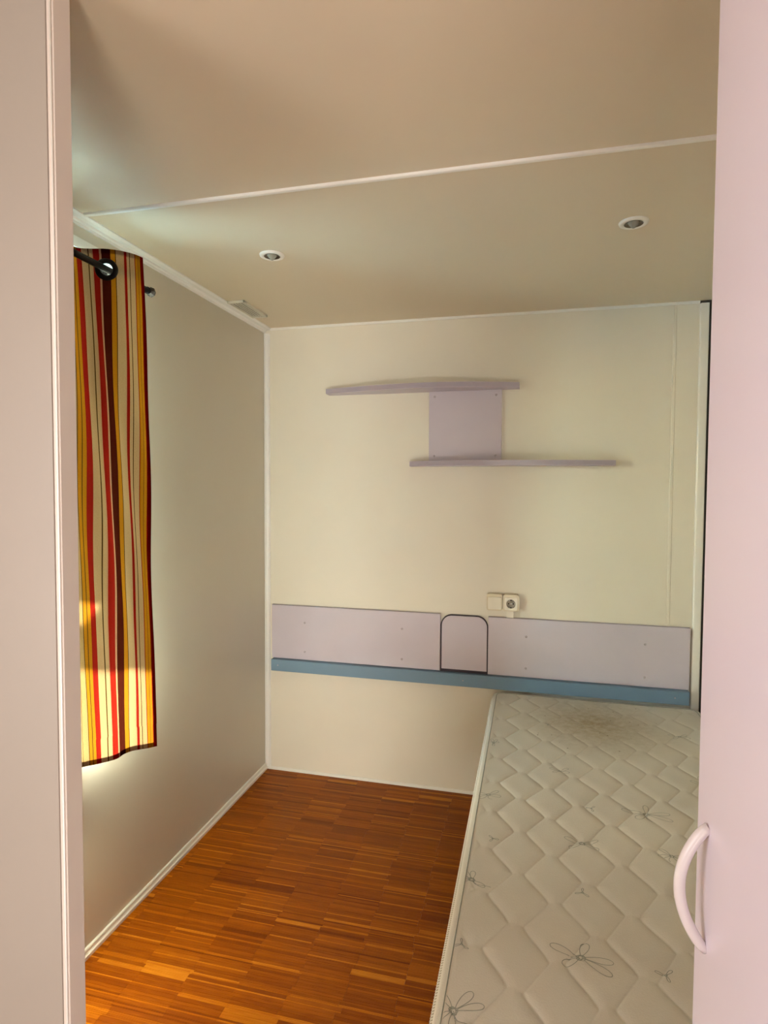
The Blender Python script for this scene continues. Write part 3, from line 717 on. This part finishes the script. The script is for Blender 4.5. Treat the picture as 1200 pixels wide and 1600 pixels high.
def at_s(Q, S, s):
    import bisect
    i = min(max(bisect.bisect_left(S, s), 1), len(S) - 1); t = (s - S[i - 1]) / max(1e-9, S[i] - S[i - 1])
    return Q[i - 1].lerp(Q[i], t)
ZT, ZB = 2.003, 0.578
def cpos(s, z):
    t = (ZT - z) / (ZT - ZB)
    tt = t ** 0.78
    a, b = at_s(QT, ST, s), at_s(QB, SB, s)
    p = a.lerp(b, tt)
    wv = math.sin(math.pi * min(1, t * 1.05)) if t < 0.95 else 0.2
    p.x += 0.004 * math.sin(5.5 * t + s * 38) * wv + 0.0025 * math.sin(17 * t + s * 80) * wv
    p.y += 0.004 * math.sin(4.5 * t + 2 + s * 30) * wv
    p.x = max(p.x, 0.006)
    return Vector((p.x, p.y, z))
def s_at_rod(n):
    """arc positions where the top edge crosses the rod line"""
    out = []; prev = None; s = 0.0
    while s < LEN:
        p = cpos(s, RZ)
        if prev is not None and (p.x - RX) * (prev[1].x - RX) <= 0: out.append(s)
        prev = (s, p); s += 0.002
    return out[:n]
EY = s_at_rod(8)
ER = 0.0205
ns, nz = int(LEN / 0.0045), int((ZT - ZB) / 0.006)
bm = bmesh.new(); ul = bm.loops.layers.uv.new('UVMap'); grid = []
for j in range(nz + 1):
    z = ZT - (ZT - ZB) * j / nz
    grid.append([bm.verts.new(cpos(LEN * i / ns, z)) for i in range(ns + 1)])
for j in range(nz):
    zc = ZT - (ZT - ZB) * (j + 0.5) / nz
    for i in range(ns):
        sc_ = LEN * (i + 0.5) / ns
        if any(math.hypot(sc_ - e, zc - RZ) < ER for e in EY): continue
        f = bm.faces.new((grid[j][i], grid[j + 1][i], grid[j + 1][i + 1], grid[j][i + 1]))
        for lp, (ii, jj) in zip(f.loops, ((i, j), (i, j + 1), (i + 1, j + 1), (i + 1, j))):
            lp[ul].uv = (LEN * ii / ns / PERIOD, (ZT - ZB) * jj / nz)
bmesh.ops.delete(bm, geom=[v for v in bm.verts if not v.link_faces], context='VERTS')
ct = thing('curtain', 'red, ochre and cream striped curtain hanging by eyelets from the black rod', 'curtain', (0.08, -1.40, ZB))
obj('cloth', bm, M['curtain'], ct, smooth=True, recalc=False)
# folded hem and side seam: a second layer of cloth
def strip(s0, s1, z0, z1, off, nS, nZ):
    b = bmesh.new(); u = b.loops.layers.uv.new('UVMap'); g = []
    for j in range(nZ + 1):
        z = z0 + (z1 - z0) * j / nZ; row = []
        for i in range(nS + 1):
            s = s0 + (s1 - s0) * i / nS; p = cpos(s, z); q = cpos(min(LEN, s + 0.003), z) - cpos(max(0, s - 0.003), z)
            nrm = Vector((q.y, -q.x, 0)).normalized(); row.append(b.verts.new(p + nrm * off))
        g.append(row)
    for j in range(nZ):
        for i in range(nS):
            f = b.faces.new((g[j][i], g[j][i + 1], g[j + 1][i + 1], g[j + 1][i]))
            for lp, (ii, jj) in zip(f.loops, ((i, j), (i + 1, j), (i + 1, j + 1), (i, j + 1))): lp[u].uv = ((s0 + (s1 - s0) * ii / nS) / PERIOD, ZT - (z0 + (z1 - z0) * jj / nZ))
    return b
obj('hem', strip(0.0, LEN, ZB, ZB + 0.014, -0.0012, 160, 2), M['curtain'], ct, smooth=True, recalc=False)
obj('side_seam', strip(0.0, 0.009, ZB, ZT, -0.0012, 2, 120), M['curtain'], ct, smooth=True, recalc=False)
obj('heading', strip(0.0, LEN, ZT - 0.0125, ZT, -0.0012, 160, 2), M['curtain'], ct, smooth=True, recalc=False)
for e in EY:
    p = cpos(e, RZ); q = (cpos(e + 0.006, RZ) - cpos(e - 0.006, RZ)).normalized()
    b = bmesh.new(); rings = []
    n3 = q.cross(Vector((0, 0, 1))).normalized()
    for k in range(32):
        a = 2 * math.pi * k / 32; rad = q * math.cos(a) + Vector((0, 0, 1)) * math.sin(a)
        rings.append([b.verts.new(p + rad * (0.0230 + 0.0072 * math.cos(c)) + n3 * 0.0042 * math.sin(c)) for c in [2 * math.pi * m / 10 for m in range(10)]])
    for k in range(32):
        A, B = rings[k], rings[(k + 1) % 32]
        for m in range(10): b.faces.new((A[m], A[(m + 1) % 10], B[(m + 1) % 10], B[m]))
    obj('eyelet', b, M['black'], ct, smooth=True)['label'] = 'black plastic ring'
